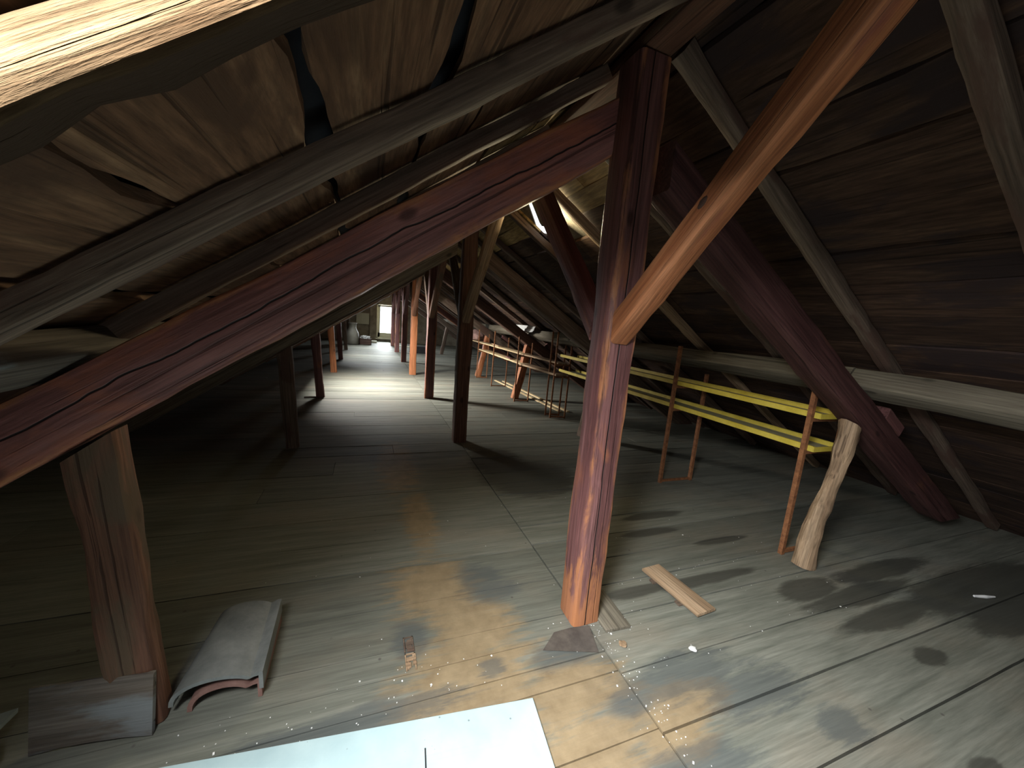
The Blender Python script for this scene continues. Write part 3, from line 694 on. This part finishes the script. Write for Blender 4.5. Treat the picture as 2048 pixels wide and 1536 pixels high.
for k in range(300):
    r = random.random()
    if r < .35: x, y = random.gauss(1.27, .05), random.uniform(.7, 1.65)
    elif r < .55: x, y = random.gauss(1.3, .16), random.gauss(1.6, .07)
    elif r < .7: x, y = random.uniform(1.3, 3.1), random.choice((1.315, 1.65, 1.912)) + random.gauss(0, .03)
    elif r < .85: x, y = random.uniform(-.7, .8), random.uniform(1.42, 1.65)
    else: x, y = random.uniform(-.6, 3.5), random.uniform(1.2, 3.2)
    s = random.uniform(.001, .0028) * (1.8 if random.random() < .12 else 1); m = Matrix.Translation((x, y, 0)) @ Matrix.Rotation(random.random() * 6, 4, 'Z')
    b.box((-s, -s * random.uniform(.5, 1), 0), (s, s * random.uniform(.5, 1), s * .7), m)
t = b.put('paint_flakes', 'white_bits'); tag(t, 'tiny white paint flakes scattered over the floor boards', 'flakes', None, 'stuff')

bm = bmesh.new(); bmesh.ops.create_icosphere(bm, subdivisions=3, radius=1); me = bpy.data.meshes.new('lump')
for v in bm.verts: v.co = Vector((v.co.x * .03, v.co.y * .06, v.co.z * .022)) * (1 + .5 * noise.noise(v.co * 2.3))
bm.to_mesh(me); bm.free(); me.materials.append(M['clay_top']); o = bpy.data.objects.new('daylight_lump', me); COL.objects.link(o); o.location = (2.46, 2.10, zr_(2.46) - .012)  # lump added in place of daylight through a gap in the roof
tag(o, 'pale grey lump standing in for daylight through a roof gap beside the dark red rafter', 'lump')
# ------------------------------------------------------------------ far end
b = MB(); b.lathe([(.26, 0), (.30, .05), (.30, .45), (.27, .60), (.20, .72), (.17, .80), (.17, .98), (.20, 1.0), (.20, 1.04), (.15, 1.05)], 28)
t = b.put('pale_churn', 'putty', None, True); t.location = (-.66, 20.0, 0); tag(t, 'tall pale bottle-shaped churn standing by the end wall', 'churn')
cr = thing('crate', (-.08, 20.3, 0), 'dark wooden crate filled with white scraps near the end wall', 'crate')
b = MB()
for a, c_ in (((-.3, -.2, 0), (.3, .2, .02)), ((-.3, -.2, 0), (.3, -.18, .30)), ((-.3, .18, 0), (.3, .2, .30)), ((-.3, -.2, 0), (-.28, .2, .30)), ((.28, -.2, 0), (.3, .2, .30))): b.box(a, c_)
b.put('crate_box', 'crate', cr)
b = MB()
for k in range(26):
    m = Matrix.Translation((random.uniform(-.15, .15), random.uniform(-.06, .06), random.uniform(.26, .44))) @ Matrix.Rotation(random.random() * 6, 4, 'Z') @ Matrix.Rotation(random.uniform(-.8, .8), 4, 'X'); b.box((-.10, -.03, -.008), (.10, .03, .008), m)
t = b.put('white_scraps', 'white_bits'); t.location = (-.08, 20.3, .0); tag(t, 'heap of white scraps sticking out of the dark crate', 'scraps', None, 'stuff')
b = MB(); b.box((.16, 21.6, 0), (.50, 21.9, .10)); t = b.put('pale_slab', 'cream'); tag(t, 'low pale slab on the floor between the crate and the window', 'slab')
b = MB(); b.box((-.56, 22.86, .92), (.10, 22.93, 1.52)); t = b.put('wall_board', 'cream'); tag(t, 'square pale cream board fixed on the end wall beside the window', 'board')
cs = thing('dark_case', (2.15, 17.4, 0), 'low black case on the floor by the end wall', 'case')
b = MB(); b.box((-.35, -.25, 0), (.35, .25, .26)); b.put('case_body', 'black', cs)
b = MB(); b.box((-.36, -.26, .262), (.36, .26, .30)); b.put('case_lid', 'black', cs)
plank('white_lath', (1.5, 20.2, .0), (2.9, 20.0, .0), .08, .05, 'cream', 'white lath lying on the floor in front of the end wall')
# bag and white sheet on the rear purlin
V = []; Fc = []
bm = bmesh.new(); bmesh.ops.create_icosphere(bm, subdivisions=3, radius=1)
for v in bm.verts:
    k = 1 + .22 * noise.noise(v.co * 2.1) + .1 * noise.noise(v.co * 5); v.co = Vector((v.co.x * .26 * k, v.co.y * .5 * k, max(v.co.z, -.55) * .20 * k))
mz = min(v.co.z for v in bm.verts)
for v in bm.verts: v.co.z -= mz
me = bpy.data.meshes.new('bundle'); bm.to_mesh(me); bm.free(); me.materials.append(M['pink'])
for p in me.polygons: p.use_smooth = True
o = bpy.data.objects.new('cloth_bundle', me); COL.objects.link(o); o.location = (3.24, 11.85, 1.062); tag(o, 'crumpled pinkish bundle lying on the far end of the upper plank', 'bundle')
b = MB(); nu, nv = 14, 10
for i in range(nu + 1):
    for j in range(nv + 1):
        u, v = i / nu, j / nv
        y = 7.45 + u * 1.15; dd = v * .15 * (1 - .35 * abs(u - .5) - .15 * noise.noise(Vector((u * 4, v, 2)))); b.v.append(Vector((3.335 - .06 * v + .02 * noise.noise(Vector((u * 6, v * 4, 1))), y, 1.66 - dd)))
for i in range(nu):
    for j in range(nv): b.f.append((i * (nv + 1) + j, i * (nv + 1) + j + 1, (i + 1) * (nv + 1) + j + 1, (i + 1) * (nv + 1) + j))
t = b.put('white_rag', 'white_bits', None, True); m_ = t.modifiers.new('thick', 'SOLIDIFY'); m_.thickness = .004
tag(t, 'white rag hanging over the grey purlin above the plank racks', 'rag')
b = MB(); b.tube([(-1.05, 7.72, .02), (-.95, 7.70, .03), (-.86, 7.72, .025)], .018, 6); t = b.put('hooked_scrap', 'crate'); tag(t, 'small dark hooked scrap of wood on the floor by the third strut', 'scrap')
bpy.context.view_layer.update()
